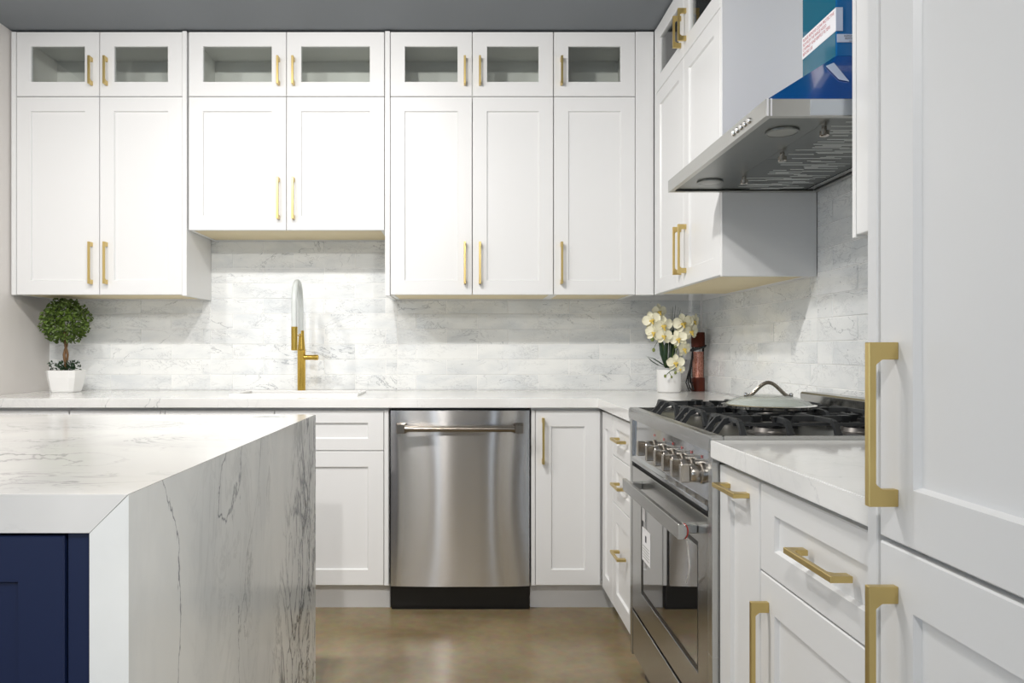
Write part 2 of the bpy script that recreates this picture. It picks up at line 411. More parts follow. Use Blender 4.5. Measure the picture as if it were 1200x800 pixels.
def front(root, kind, x0, x1, z0, z1, handle=None, mat='white_paint', gap=0.003, rail=0.066):
    """handle = (length, horizontal, x, z) in the cabinet's frame"""
    g = gap/2
    glass = kind == 'glass_door'
    d = link(kind, front_mesh(x1-x0-gap, z1-z0-gap, rail, glass, mat), None, root, (x0+g, 0, z0+g))
    if glass:
        r2 = min(rail, (z1-z0)*0.3)
        link('pane', MB().box(rail-0.004, x1-x0-gap-rail+0.004, 0.009, 0.013, r2-0.004, z1-z0-gap-r2+0.004).mesh('pane'), 'cabinet_glass', d)
    if handle:
        hl, hz, hx, hzz = handle
        link('handle', handle_mesh(hl, hz), None, d, (hx-x0-g, 0, hzz-z0-g))
    return d
def wall_cabinet(name, label, loc, rotz, wd, depth, z0, z1, doors, zsplit=None, group=None, fill=(), ends=(), glass=True):
    """doors: list of (x0, x1, side of handle 'L'/'R')"""
    r = thing(name, label, 'wall cabinet', (loc[0], loc[1], z0), rotz, group)
    zt = z1-z0; T = 0.018; yb = 0.021
    x0 = doors[0][0]; x1 = doors[-1][1]
    b = MB()
    b.box(x0, x0+T, yb, depth-0.003, 0.001, zt); b.box(x1-T, x1, yb, depth-0.003, 0.001, zt)
    b.box(x0+T, x1-T, depth-0.012, depth-0.003, 0.001, zt); b.box(x0+T, x1-T, yb, depth-0.012, zt-T, zt)
    if zsplit: b.box(x0+T, x1-T, yb, depth-0.012, zsplit-z0-0.022, zsplit-z0-0.004)
    if len(doors) == 2 and zsplit: pass
    part('cabinet_body', b, 'white_inside', r)
    part('bottom_panel', MB().box(x0+T, x1-T, yb, depth-0.012, 0.003, 0.003+T), 'birch_ply', r)
    e = MB(); 
    for (a, c) in ((x0, x0+T), (x1-T, x1)):
        pass
    zd = (zsplit-z0) if zsplit else zt
    for a, c, sd in doors:
        hx = c-0.035 if sd == 'R' else a+0.035
        front(r, 'door', a, c, 0.0, zd, (0.195, False, hx, 0.05+0.0975))
        if zsplit: front(r, 'glass_door', a, c, zd, zt, (0.13, False, hx, zd+0.05+0.065))
    for a, c in fill: part('filler_strip', MB().box(a, c, 0.0, 0.04, 0.0, zt), 'white_paint', r, bev=0.0015)
    for a, c, fr_ in ends: part('end_panel', MB().box(a, c, fr_, depth-0.003, -0.004, zt), 'white_paint', r, bev=0.001)
    return r
def base_cabinet(name, label, loc, rotz, wd, fronts, depth=0.62, fill=(), group=None, toe=True, toe_extra=0.0):
    r = thing(name, label, 'base cabinet', (loc[0], loc[1], 0), rotz, group)
    T = 0.018; b = MB(); yb = 0.021
    b.box(0, T, yb, depth, 0.11, 0.873); b.box(wd-T, wd, yb, depth, 0.11, 0.873)
    b.box(T, wd-T, depth-0.012, depth, 0.11, 0.873); b.box(T, wd-T, yb, depth-0.012, 0.11, 0.128)
    b.box(T, wd-T, yb, yb+0.018, 0.85, 0.873)
    part('cabinet_body', b, 'white_paint', r)
    if toe: part('toe_board', MB().box(0, wd+toe_extra, 0.07, 0.088, 0.0, 0.109), 'toe_board', r)
    for f in fronts: front(r, *f)
    for a, c in fill: part('filler_strip', MB().box(a, c, 0.0, 0.02, 0.116, 0.862), 'white_paint', r, bev=0.0015)
    return r

# ---- wall cabinets on the back wall, front plane 0.33 m off the wall
FY = -0.33; Z0, Z1, ZS, ZSPLIT = 1.377, 2.606, 1.678, 2.303
wall_cabinet('wall_cabinet', 'white shaker wall cabinet with glass top doors, above the potted topiary', (-2.127, FY), 0, 0.8, 0.328, Z0, Z1,
             [(0.023, 0.412, 'R'), (0.412, 0.800, 'L')], ZSPLIT, fill=[(0.0, 0.022)], ends=[(0.8005, 0.8215, -0.006)])
wall_cabinet('wall_cabinet', 'shorter white shaker wall cabinet with glass top doors, above the gold faucet', (-1.301, FY), 0, 0.93, 0.328, ZS, Z1,
             [(0.001, 0.459, 'R'), (0.459, 0.917, 'L')], ZSPLIT)
wall_cabinet('wall_cabinet', 'white shaker wall cabinet with two doors and glass tops, above the dishwasher', (-0.382, FY), 0, 0.79, 0.328, Z0, Z1,
             [(0.024, 0.408, 'R'), (0.408, 0.787, 'L')], ZSPLIT, ends=[(0.001, 0.0235, -0.006)])
wall_cabinet('wall_cabinet', 'white single-door wall cabinet with one glass top door, beside the corner filler', (0.405, FY), 0, 0.47, 0.328, Z0, Z1,
             [(0.001, 0.382, 'L')], ZSPLIT, fill=[(0.383, 0.468)])
# ---- wall cabinets on the right wall
RX = XR-0.33
wall_cabinet('wall_cabinet', 'white wall cabinet with paired glass top doors on the right wall behind the range hood', (RX, -0.331), -PI/2, 0.91, 0.328, Z0, Z1,
             [(0.03, 0.465, 'R'), (0.465, 0.897, 'L')], ZSPLIT, fill=[(0.004, 0.029)], ends=[(0.8975, 0.915, 0.0)])
wall_cabinet('wall_cabinet', 'white wall cabinet sliver between the range hood and the tall pantry', (RX, YD(1.678)), -PI/2, 0.75, 0.328, Z0, Z1,
             [(0.016, 0.38, 'R'), (0.38, 0.744, 'L')], ZSPLIT, ends=[(0.0, 0.0155, 0.0)])

# ---- base cabinets on the back wall
BY = -0.63
ZB, ZD, ZT = 0.116, 0.69, 0.862
def dd(x0, x1, hs='R', hd=True, hz=True):
    xc = (x0+x1)/2; out = [('drawer_front', x0, x1, ZD, ZT, (0.13, True, xc, (ZD+ZT)/2) if hd else None)]
    out.append(('door', x0, x1, ZB, ZD, (0.195, False, x1-0.035 if hs == 'R' else x0+0.035, ZD-0.05-0.0975) if hz else None)); return out
base_cabinet('base_cabinet', 'white base cabinet against the left wall, mostly hidden by the island', (-2.130, BY), 0, 0.434, dd(0.0, 0.434))
base_cabinet('base_cabinet', 'white base cabinet left of the sink cabinet, mostly hidden by the island', (-1.694, BY), 0, 0.388, dd(0.0, 0.388))
base_cabinet('base_cabinet', 'white sink base cabinet with plain false drawer front left of the dishwasher', (-1.305, BY), 0, 0.972,
             dd(0.019, 0.4855, 'R', False, False)+dd(0.4855, 0.952, 'L', False, False), fill=[(0.0, 0.018), (0.953, 0.971)])
base_cabinet('base_cabinet', 'narrow white base cabinet with one tall door right of the dishwasher', (0.275, BY), 0, 0.298,
             [('door', 0.017, 0.296, ZB, ZT, (0.195, False, 0.049, ZT-0.03-0.0975))], fill=[(0.0, 0.016), (0.2965, 0.2985)], toe_extra=0.075)
# ---- base cabinets on the right wall (face X = 0.575)
BX = 0.575
base_cabinet('corner_cabinet', 'narrow white corner panel between the dishwasher run and the drawers', (BX, -0.635), -PI/2, 0.232,
             [('door', 0.002, 0.231, ZB, ZT, None)], depth=0.6, toe=True)
z1_, z2_ = 0.708, 0.525
base_cabinet('drawer_cabinet', 'white three-drawer base cabinet with gold pulls left of the range', (BX, -0.869), -PI/2, 0.365,
             [('drawer_front', 0.0, 0.362, a, b_, (0.13, True, 0.181, h)) for a, b_, h in ((ZB, z2_, 0.36), (z2_, z1_, 0.615), (z1_, ZT, 0.785))], depth=0.6)
base_cabinet('pull_out_cabinet', 'narrow white pull-out cabinet with short gold pull right of the range', (BX, YD(1.682)), -PI/2, 0.231,
             [('door', 0.001, 0.230, ZB, ZT, (0.13, True, 0.1155, 0.8235))], depth=0.6)
base_cabinet('drawer_cabinet', 'white base cabinet with a wide drawer above a door, beside the pantry', (BX, YD(1.45)), -PI/2, 0.53,
             [('drawer_front', 0.001, 0.530, ZD, ZT, (0.165, True, 0.268, 0.778)),
              ('door', 0.001, 0.530, ZB, ZD, (0.195, False, 0.04, 0.64-0.0975))], depth=0.6)
# ---- tall pantry on the right
PX = 0.498; PD = 0.919
pr = thing('pantry_cabinet', 'tall white pantry cabinet with long gold handles at the right edge', 'pantry', (PX, YD(PD), 0), -PI/2)
part('end_panel', MB().box(0, 0.022, 0.0, 0.70, 0.0, 2.606), 'white_paint', pr, bev=0.0015)
b = MB(); b.box(0.0225, 0.474, 0.021, 0.70, 0.11, 2.606); part('cabinet_body', b, 'white_paint', pr)
part('toe_board', MB().box(0.0225, 0.474, 0.07, 0.088, 0, 0.109), 'toe_board', pr)
for a, c, sd in ((0.026, 0.470, 'L'),):
    hx = a+0.036 if sd == 'L' else c-0.036
    front(pr, 'door', a, c, 0.895, 2.60, (0.19, False, hx, 1.034), gap=0.004)
    front(pr, 'door', a, c, ZB, 0.893, (0.19, False, hx, 0.752), gap=0.004)

# ------------------------------------------------------------------ worktops
def cell_slab(xs, ys, keep, z0, z1):
    """slab on a grid of cells: one welded mesh with holes and inside corners"""
    bm = bmesh.new(); V = {}
    def v(i, j):
        if (i, j) not in V: V[(i, j)] = bm.verts.new((xs[i], ys[j], z1))
        return V[(i, j)]
    for i in range(len(xs)-1):
        for j in range(len(ys)-1):
            if keep((xs[i]+xs[i+1])/2, (ys[j]+ys[j+1])/2): bm.faces.new([v(i, j), v(i+1, j), v(i+1, j+1), v(i, j+1)])
    r = bmesh.ops.extrude_face_region(bm, geom=list(bm.faces))
    bmesh.ops.translate(bm, verts=[g for g in r['geom'] if isinstance(g, bmesh.types.BMVert)], vec=(0, 0, z0-z1))
    bmesh.ops.recalc_face_normals(bm, faces=bm.faces)
    ed = [e for e in bm.edges if len(e.link_faces) == 2 and e.calc_face_angle(0) > 0.6]
    bmesh.ops.bevel(bm, geom=ed, offset=0.0018, segments=2, affect='EDGES')
    me = bpy.data.meshes.new('worktop'); bm.to_mesh(me); bm.free(); return me
CE = 0.65; CX = XR-CE
SX0, SX1, SY0, SY1 = -1.045, -0.505, -0.465, -0.205
RANGE_F, RANGE_N = YD(2.534), YD(1.686)
me = cell_slab([XL+0.001, SX0, SX1, CX, XR-0.009], [RANGE_F+0.002, -CE, SY0, SY1, -0.009],
               lambda x, y: (y > -CE or x > CX) and not (SX0 < x < SX1 and SY0 < y < SY1), 0.875, 0.915)
o = link('worktop', me, 'quartz'); tag(o, 'long L-shaped white quartz worktop along the back wall holding the sink', 'worktop')
me = cell_slab([CX, XR-0.009], [YD(0.921), RANGE_N-0.002], lambda x, y: True, 0.875, 0.915)
o = link('worktop', me, 'quartz'); tag(o, 'short white quartz worktop between the range and the pantry', 'worktop')

# ------------------------------------------------------------------ island
IX, IY0, IY1, IT, IL = -0.481, YD(1.051), YD(2.352), 0.056, -1.78
ir = thing('island_worktop', 'thick white marble island worktop with mitred waterfall side and grey veins', 'worktop', (-1.1, (IY0+IY1)/2, 0))
def slab_part(name, pts, mat):
    mb = MB().prism(pts, (0, IY1-IY0, 0)); me = mb.mesh(name, bev=0.0004)
    me.transform(Matrix.Translation((1.1, -(IY0+IY1)/2, 0)))
    o = link(name, me, mat, ir); return o
e_ = 0.0004
def slab_mat(o, shift):
    pass
top = slab_part('top_slab', [(IL, IY0, 0.915), (IX-0.0006, IY0, 0.915), (IX-IT, IY0, 0.915-IT+0.0006), (IL, IY0, 0.915-IT+0.0006)], 'calacatta_top')
sidep = slab_part('side_slab', [(IX, IY0, 0.9144), (IX, IY0, 0.0), (IX-IT, IY0, 0.0), (IX-IT, IY0, 0.915-IT)], 'calacatta_side')
ic = thing('island_cabinet', 'navy blue shaker cabinet set under the marble island', 'cabinet', (IL, IY0+0.006, 0))
iw = (IX-IT)-IL-0.001
part('cabinet_body', MB().box(0, iw, 0.028, IY1-IY0-0.03, 0.0, 0.857), 'navy_paint', ic)
part('filler_strip', MB().box(iw-0.034, iw, 0.004, 0.027, 0.0, 0.857), 'navy_paint', ic)
for k in range(3):
    wk = (iw-0.0355)/3; front(ic, 'door', k*wk, (k+1)*wk, 0.10, 0.857, None, 'navy_paint', gap=0.005, rail=0.066)
part('toe_board', MB().box(0, iw-0.035, 0.012, 0.027, 0, 0.098), 'navy_paint', ic)

# ------------------------------------------------------------------ dishwasher
DX0, DX1 = -0.3295, 0.2725
dw = thing('dishwasher', 'stainless steel dishwasher with bar handle and black kick plate', 'dishwasher', (-0.0285, BY, 0), world=True)
part('tub_body', MB().box(DX0+0.004, DX1-0.004, BY+0.03, BY+0.6, 0.02, 0.870), 'black_plastic', dw)
mb = MB(); nx, nz_ = 40, 30; x0, x1, zz0, zz1 = DX0+0.006, DX1-0.006, 0.118, 0.863
vs_ = []; fs_ = []
for j in range(nz_+1):
    for i in range(nx+1):
        u = i/nx*2-1; v_ = j/nz_*2-1
        y = -0.022+0.006*u**6+0.0050*u*u*(1+1.1*(1-v_*v_))+0.0008*math.sin(8*u+0.6)*(0.6+0.4*math.cos(1.6*v_))
        vs_.append((x0+(x1-x0)*i/nx, BY+y, zz0+(zz1-zz0)*j/nz_))
fs_ = [(j*(nx+1)+i, j*(nx+1)+i+1, (j+1)*(nx+1)+i+1, (j+1)*(nx+1)+i) for j in range(nz_) for i in range(nx)]
n0 = len(vs_); bd = [i for i in range(nx+1)]+[j*(nx+1)+nx for j in range(1, nz_+1)]+[nz_*(nx+1)+i for i in range(nx-1, -1, -1)]+[j*(nx+1) for j in range(nz_-1, 0, -1)]
for q in bd: vs_.append((vs_[q][0], BY+0.028, vs_[q][2]))
for k in range(len(bd)): fs_.append((bd[k], n0+k, n0+(k+1) % len(bd), bd[(k+1) % len(bd)]))
mb.add(vs_, fs_)
door = part('door', mb, 'stainless_door', dw, smooth=0.6)
hz = 0.790
hb = MB().lathe([(0.0125, 0), (0.0125, 0.46)], (-0.0285-0.23, BY-0.062, hz), 20, 'X')
hnd = part('handle', hb, 'handle_steel', door, smooth=0.6)
for sx in (-1, 1):
    xx = -0.0285+sx*0.248
    q = MB(); q.loops([[(xx+a*0.021, BY-0.018, hz+c*0.022) for a, c in ((-1, -1), (1, -1), (1, 1), (-1, 1))],
                       [(xx+a*0.021, BY-0.030, hz+c*0.022) for a, c in ((-1, -1), (1, -1), (1, 1), (-1, 1))],
                       [(xx+a*0.016, BY-0.040, hz+c*0.017) for a, c in ((-1, -1), (1, -1), (1, 1), (-1, 1))],
                       [(xx+a*0.016, BY-0.078, hz+c*0.017) for a, c in ((-1, -1), (1, -1), (1, 1), (-1, 1))]])
    part('handle_bracket', q, 'handle_steel', door, bev=0.0015)
for sx in (-1, 1):
    part('handle_collar', MB().lathe([(0.0145, 0), (0.0145, 0.012)], (-0.0285+sx*0.222-0.006, BY-0.062, hz), 20, 'X'), 'handle_steel', door, smooth=0.6)
part('kick_plate', MB().box(DX0+0.003, DX1-0.003, BY+0.035, BY+0.05, 0.026, 0.112), 'black_plastic', dw, bev=0.002)
part('base_strip', MB().box(DX0+0.004, DX1-0.004, BY+0.05, BY+0.058, 0.0, 0.026), 'black_plastic', dw)

# ------------------------------------------------------------------ sink and faucet
sr = thing('kitchen_sink', 'white sink with slim raised rim set into the worktop under the faucet', 'sink', ((SX0+SX1)/2, (SY0+SY1)/2, 0.915), world=True)
def ring(mb, x0, x1, y0, y1, t, z0, z1):
    o_ = lambda i, z: [(x0+i, y0+i, z), (x1-i, y0+i, z), (x1-i, y1-i, z), (x0+i, y1-i, z)]
    return mb.loops([o_(0, z0), o_(0, z1), o_(t, z1), o_(t, z0), o_(0, z0)], False, False)
part('rim', ring(MB(), SX0-0.018, SX1+0.018, SY0-0.018, SY1+0.018, 0.026, 0.9155, 0.924), 'sink_white', sr, bev=0.0012)
i_ = 0.006
bz = lambda k, z: [(SX0+k, SY0+k, z), (SX1-k, SY0+k, z), (SX1-k, SY1-k, z), (SX0+k, SY1-k, z)]
part('basin', MB().loops([bz(0.0075, 0.9155), bz(0.012, 0.72), bz(0.03, 0.70), bz(0.028, 0.692), bz(0.004, 0.715), bz(0.003, 0.9155), bz(0.0075, 0.9155)], False, False).add(bz(0.03, 0.70), [(0, 1, 2, 3)]), 'sink_white', sr)
part('drain', MB().lathe([(0.001, 0.004), (0.03, 0.004), (0.04, 0.001), (0.041, 0)], ((SX0+SX1)/2, (SY0+SY1)/2, 0.7005), 20), 'chrome', sr, smooth=0.6)
FX, FYY = -0.812, -0.150
fa = thing('kitchen_faucet', 'tall brushed gold faucet with pale grey arched hose behind the sink', 'faucet', (FX, FYY, 0.915), world=True)
part('base_ring', MB().lathe([(0.0235, 0), (0.0235, 0.006), (0.0205, 0.008)], (FX, FYY, 0.9155), 28), 'faucet_gold', fa, smooth=0.6)
part('body', MB().lathe([(0.0195, 0.008), (0.0195, 0.200), (0.0205, 0.202), (0.0205, 0.206), (0.0185, 0.208), (0.013, 0.275), (0.0125, 0.300)], (FX, FYY, 0.9155), 28), 'faucet_gold', fa, smooth=0.6)
HXX, HYY = -0.792, -0.385
pts = [(FX-0.004, FYY, 1.20), (FX-0.004, FYY, 1.30)]
for k in range(0, 25):
    t = k/24; a = PI*t
    x = FX-0.004+(HXX-FX+0.004)*(1-math.cos(a))/2; y = FYY+(HYY-FYY)*(1-math.cos(a))/2
    pts.append((x, y, 1.33+0.112*math.sin(a)**0.9 if 0 < t < 1 else 1.33))
pts.append((HXX, HYY, 1.225))
part('hose', MB().tube(pts, 0.0135, 14), 'hose_grey', fa, smooth=1.0)
part('spray_head', MB().lathe([(0.012, 0), (0.0145, 0.002), (0.0145, 0.108), (0.0125, 0.110)], (HXX, HYY, 1.118), 24), 'faucet_gold', fa, smooth=0.6)
lv = part('lever', MB().lathe([(0.0125, 0), (0.0125, 0.048), (0.0135, 0.049), (0.0135, 0.068), (0.010, 0.07)], (FX+0.014, FYY-0.004, 1.084), 20, 'X'), 'faucet_gold', fa, smooth=0.6)
part('lever_pin', MB().tube([(FX+0.072, FYY-0.004, 1.084), (FX+0.082, FYY-0.01, 1.092)], 0.004, 8), 'faucet_gold', lv)
part('holder_arm', MB().tube([(FX, FYY-0.012, 1.19), (FX+0.01, FYY-0.12, 1.19), (HXX, HYY+0.016, 1.19)], 0.0045, 8), 'faucet_gold', fa, smooth=1.0)

# ------------------------------------------------------------------ range
RXF = 0.559; RT = 0.924
rr_ = thing('gas_range', 'stainless steel gas range with glass oven door and six knobs', 'range', (0.88, (RANGE_F+RANGE_N)/2, 0), world=True)
RN, RF = RANGE_N+0.001, RANGE_F-0.001     # near, far
part('body', MB().box(RXF+0.02, 1.185, RN, RF, 0.09, 0.905), 'stainless_dark', rr_)
part('kick_plate', MB().box(RXF+0.05, RXF+0.06, RN+0.01, RF-0.01, 0.0, 0.089), 'enamel_black', rr_)
for yy in (RN, RF-0.028):
    part('side_column', MB().box(RXF+0.001, RXF+0.0195, yy, yy+0.028, 0.09, 0.884), 'stainless', rr_, bev=0.001)
part('top_trim', MB().box(RXF-0.004, RXF+0.028, RN, RF, 0.886, RT), 'stainless', rr_, bev=0.003, seg=2)
part('rim', MB().box(RXF+0.0285, 1.14, RN, RN+0.012, 0.9055, RT).box(RXF+0.0285, 1.14, RF-0.012, RF, 0.9055, RT), 'stainless', rr_)
part('cooktop', MB().box(RXF+0.0285, 1.14, RN+0.0125, RF-0.0125, 0.9055, 0.912), 'hood_under', rr_)
part('backguard', MB().prism([(1.150, RN, 0.9055), (1.142, RN, 0.972), (1.148, RN, 0.978), (1.19, RN, 0.978), (1.19, RN, 0.9055)], (0, RF-RN, 0)), 'stainless_dark', rr_, bev=0.001)
part('control_panel', MB().prism([(RXF+0.019, RN+0.029, 0.884), (RXF+0.010, RN+0.029, 0.884), (RXF+0.008, RN+0.029, 0.768), (RXF-0.002, RN+0.029, 0.757), (RXF-0.002, RN+0.029, 0.746), (RXF+0.019, RN+0.029, 0.746)], (0, RF-RN-0.058, 0)), 'panel_steel', rr_, bev=0.001)
for k, D in enumerate((1.785, 1.868, 1.951, 2.034, 2.13, 2.235)):
    y = YD(D); kz = 0.823; xb = RXF+0.0085
    kn = part('knob', MB().lathe([(0.026, 0), (0.026, -0.004), (0.0225, -0.006), (0.0225, -0.026), (0.0205, -0.030), (0.0005, -0.030)], (xb, y, kz), 24, 'X'), 'nickel', rr_, smooth=0.5)
    part('knob_grip', MB().box(xb-0.052, xb-0.030, y-0.0085, y+0.0085, kz-0.022, kz+0.022), 'nickel', kn, bev=0.002)
    part('marker', MB().box(xb-0.0012, xb, y-0.0015, y+0.0015, kz+0.036, kz+0.043), 'red_plastic', rr_)
# oven door
dn, df = RN+0.031, RF-0.031; XD = RXF+0.002
dr = MB()
WN, WF, WZ0, WZ1 = YD(1.792), YD(2.378), 0.336, 0.655
dr.loops([[(XD+0.017, dn, 0.252), (XD+0.017, df, 0.252), (XD+0.017, df, 0.730), (XD+0.017, dn, 0.730)],
          [(XD, dn, 0.252), (XD, df, 0.252), (XD, df, 0.730), (XD, dn, 0.730)],
          [(XD, WN, WZ0), (XD, WF, WZ0), (XD, WF, WZ1), (XD, WN, WZ1)],
          [(XD+0.0085, WN, WZ0), (XD+0.0085, WF, WZ0), (XD+0.0085, WF, WZ1), (XD+0.0085, WN, WZ1)]], True, False)
od = part('oven_door', dr, 'stainless_dark', rr_, bev=0.0008)
pane = part('oven_window', MB().box(XD+0.003, XD+0.008, WN+0.0005, WF-0.0005, WZ0+0.0005, WZ1-0.0005), 'oven_glass', od)
def yz(k, x): return [(x, WN+k, WZ0+k), (x, WF-k, WZ0+k), (x, WF-k, WZ1-k), (x, WN+k, WZ1-k)]
part('window_border', MB().loops([yz(0.0008, XD+0.0029), yz(0.0008, XD+0.0022), yz(0.013, XD+0.0022), yz(0.013, XD+0.0029)], False, False), 'black_plastic', od)
HXF = 0.508; hn, hf = YD(1.775), YD(2.41); hzz = 0.683
prof = [(-0.0, -0.019), (0.012, -0.019), (0.021, -0.008), (0.021, 0.008), (0.012, 0.019), (0.0, 0.019)]
part('oven_handle', MB().prism([(HXF+a, hn, hzz+b_) for a, b_ in prof], (0, hf-hn, 0)), 'stainless', od, bev=0.001)
for y in (hn+0.02, hf-0.05):
    part('handle_bracket', MB().box(HXF+0.0215, XD-0.0003, y, y+0.03, hzz-0.009, hzz+0.013), 'stainless', od, bev=0.002)
part('storage_drawer', MB().box(XD+0.001, XD+0.016, dn, df, 0.100, 0.240), 'stainless_dark', rr_, bev=0.001)
part('vent_slot', MB().box(XD+0.012, XD+0.017, dn, df, 0.2405, 0.2515), 'dark_gap', rr_)  # black strip imitates the shade in the gap above the drawer
part('door_gap', MB().box(XD+0.010, XD+0.017, dn, df, 0.7305, 0.7455), 'dark_gap', rr_)  # black strip imitates the shade in the gap under the control panel
# paper stickers inside the window edge
st = part('sticker', MB().box(XD+0.0018, XD+0.0028, YD(2.372), YD(2.268), 0.45, 0.555), 'paper_white', od, label='white paper label on the oven glass')
part('sticker_mark', MB().box(XD+0.0012, XD+0.0017, YD(2.33), YD(2.315), 0.515, 0.535), 'ink_dark', od)
part('sticker', MB().box(XD+0.0018, XD+0.0028, YD(2.372), YD(2.335), 0.575, 0.618), 'paper_white', od)
for k in range(5):
    part('print_line', MB().box(XD+0.0012, XD+0.0017, YD(2.36), YD(2.28), 0.462+k*0.009, 0.464+k*0.009), 'lamp_lens', od)
# cable tie and string on the handle
tie = MB().tube([(HXF+0.023+0.004*math.cos(a), hn+0.012+0.001*math.sin(a), hzz+0.021*math.sin(a)) if False else (HXF+0.0115+0.0135*math.cos(a), hn+0.006, hzz+0.0195*math.sin(a)) for a in [-1.1+2.4*k/12 for k in range(13)]], 0.0015, 6)
single('cable_tie', tie, 'red_plastic', 'red plastic tie on the end of the oven handle', 'cable tie', (HXF+0.02, hn+0.006, hzz-0.02), smooth=1.0)
sp = [(HXF+0.026, hn+0.014, hzz-0.021), (HXF+0.029, hn+0.015, hzz-0.05), (HXF+0.031, hn+0.012, hzz-0.085), (HXF+0.033, hn+0.028, hzz-0.115), (HXF+0.038, hn+0.06, hzz-0.14)]
single('string', MB().tube(sp, 0.0014, 6), 'string_white', 'thin white string hanging from the oven handle', 'string', sp[-1], smooth=1.0)
# burners
W_ = (RF-RN-0.04)/3
ys = [RN+0.02+W_*(k+0.5) for k in range(3)]
for y in ys:
    for x in (0.757, 0.979):
        bu = part('burner', MB().lathe([(0.056, 0), (0.056, 0.004), (0.044, 0.006), (0.040, 0.016), (0.0005, 0.016)], (x, y, 0.9123), 28), 'burner_alloy', rr_, smooth=0.5)
        part('burner_cap', MB().lathe([(0.038, 0), (0.039, 0.004), (0.034, 0.008), (0.0005, 0.009)], (x, y, 0.9285), 28), 'enamel_black', bu, smooth=0.5)
part('igniter_tube', MB().tube([(0.815, ys[0]+0.06, 0.9175), (0.815, ys[2]-0.06, 0.9175)], 0.004, 8), 'chrome', rr_)
# cast iron grates
GT, GB, BW = 0.956, 0.9125, 0.0055
def bar(mb, a, b_, w0=BW, h=0.010, za=GT, zb=GT):
    """tapered bar between two points, top at za / zb"""
    A = Vector((a[0], a[1], 0)); B = Vector((b_[0], b_[1], 0)); d = (B-A).normalized(); n = Vector((-d.y, d.x, 0))*w0
    ls = []
    for P_, z in ((A, za), (B, zb)):
        ls.append([(P_.x-n.x*1.15, P_.y-n.y*1.15, z-h), (P_.x+n.x*1.15, P_.y+n.y*1.15, z-h), (P_.x+n.x*0.8, P_.y+n.y*0.8, z), (P_.x-n.x*0.8, P_.y-n.y*0.8, z)])
    mb.loops(ls)
def leg(mb, a, out):
    """slanted foot that flares outwards from point a to the cooktop"""
    ax, ay = a; ox, oy = out; d = Vector((ox, oy, 0)).normalized(); n = Vector((-d.y, d.x, 0))*BW
    def sec(p, z, k, dz): return [(p[0]-n.x*k, p[1]-n.y*k, z-dz), (p[0]+n.x*k, p[1]+n.y*k, z-dz), (p[0]+n.x*k*0.8, p[1]+n.y*k*0.8, z), (p[0]-n.x*k*0.8, p[1]-n.y*k*0.8, z)]
    p0 = (ax, ay); p1 = (ax+ox*0.35, ay+oy*0.35); p2 = (ax+ox, ay+oy)
    mb.loops([sec(p0, GT, 1.1, 0.013), sec(p1, GT-0.004, 1.1, 0.016), [(p2[0]-n.x*1.5-d.x*0.012, p2[1]-n.y*1.5-d.y*0.012, GB), (p2[0]+n.x*1.5-d.x*0.012, p2[1]+n.y*1.5-d.y*0.012, GB), (p2[0]+n.x*1.2, p2[1]+n.y*1.2, GB+0.004), (p2[0]-n.x*1.2, p2[1]-n.y*1.2, GB+0.004)]])
GL = ('black cast iron grate at the near end of the range', 'black cast iron grate in the middle of the range under the glass lid', 'black cast iron grate at the far end of the range')
for k, yc in enumerate(ys):
    h_ = W_/2-0.003; y0, y1 = yc-h_, yc+h_
    gr = thing('stove_grate', GL[k], 'grate', (0.87, yc, GB), group='cast iron stove grates', world=True)
    fr_ = MB(); li = 0.042
    for x in (0.645, 0.868, 1.09):
        bar(fr_, (x, y0+li), (x, y1-li)); leg(fr_, (x, y0+li+0.002), (0, -li+0.002)); leg(fr_, (x, y1-li-0.002), (0, li-0.002))
    for y in (yc-0.055, yc+0.055):                                   # low tie bars between the frame bars
        bar(fr_, (0.645, y), (1.09, y), za=GT-0.012, zb=GT-0.012, h=0.007)
    for y in (yc-0.03, yc+0.03):
        leg(fr_, (0.645, y), (-0.045, 0)); leg(fr_, (1.09, y), (0.034, 0))
    part('grate_frame', fr_, 'cast_iron', gr)
    for xc in (0.757, 0.979):
        for dx, dy in ((0, -1), (0, 1), (-1, 0), (1, 0)):
            fg = MB()
            if dy:
                ys_ = (y0 if dy < 0 else y1); bar(fg, (xc, yc+dy*0.038), (xc, ys_-dy*li), h=0.012, za=GT+0.001); leg(fg, (xc, ys_-dy*(li+0.002)), (0, dy*(li-0.002)))
            else:
                xe = {(-1, 0.757): 0.645, (1, 0.757): 0.868, (-1, 0.979): 0.868, (1, 0.979): 1.09}[(dx, xc)]
                bar(fg, (xc+dx*0.038, yc), (xe, yc), h=0.012, za=GT+0.001)
            px, py = xc+dx*0.038, yc+dy*0.038                          # flared finger tip
            s0, s1 = 0.007, 0.0125
            fg.loops([[(px-s0, py-s0, GT-0.0165), (px+s0, py-s0, GT-0.0165), (px+s0, py+s0, GT-0.0165), (px-s0, py+s0, GT-0.0165)],
                      [(px-s1, py-s1, GT+0.0012), (px+s1, py-s1, GT+0.0012), (px+s1, py+s1, GT+0.0012), (px-s1, py+s1, GT+0.0012)]])
            part('finger', fg, 'cast_iron', gr)
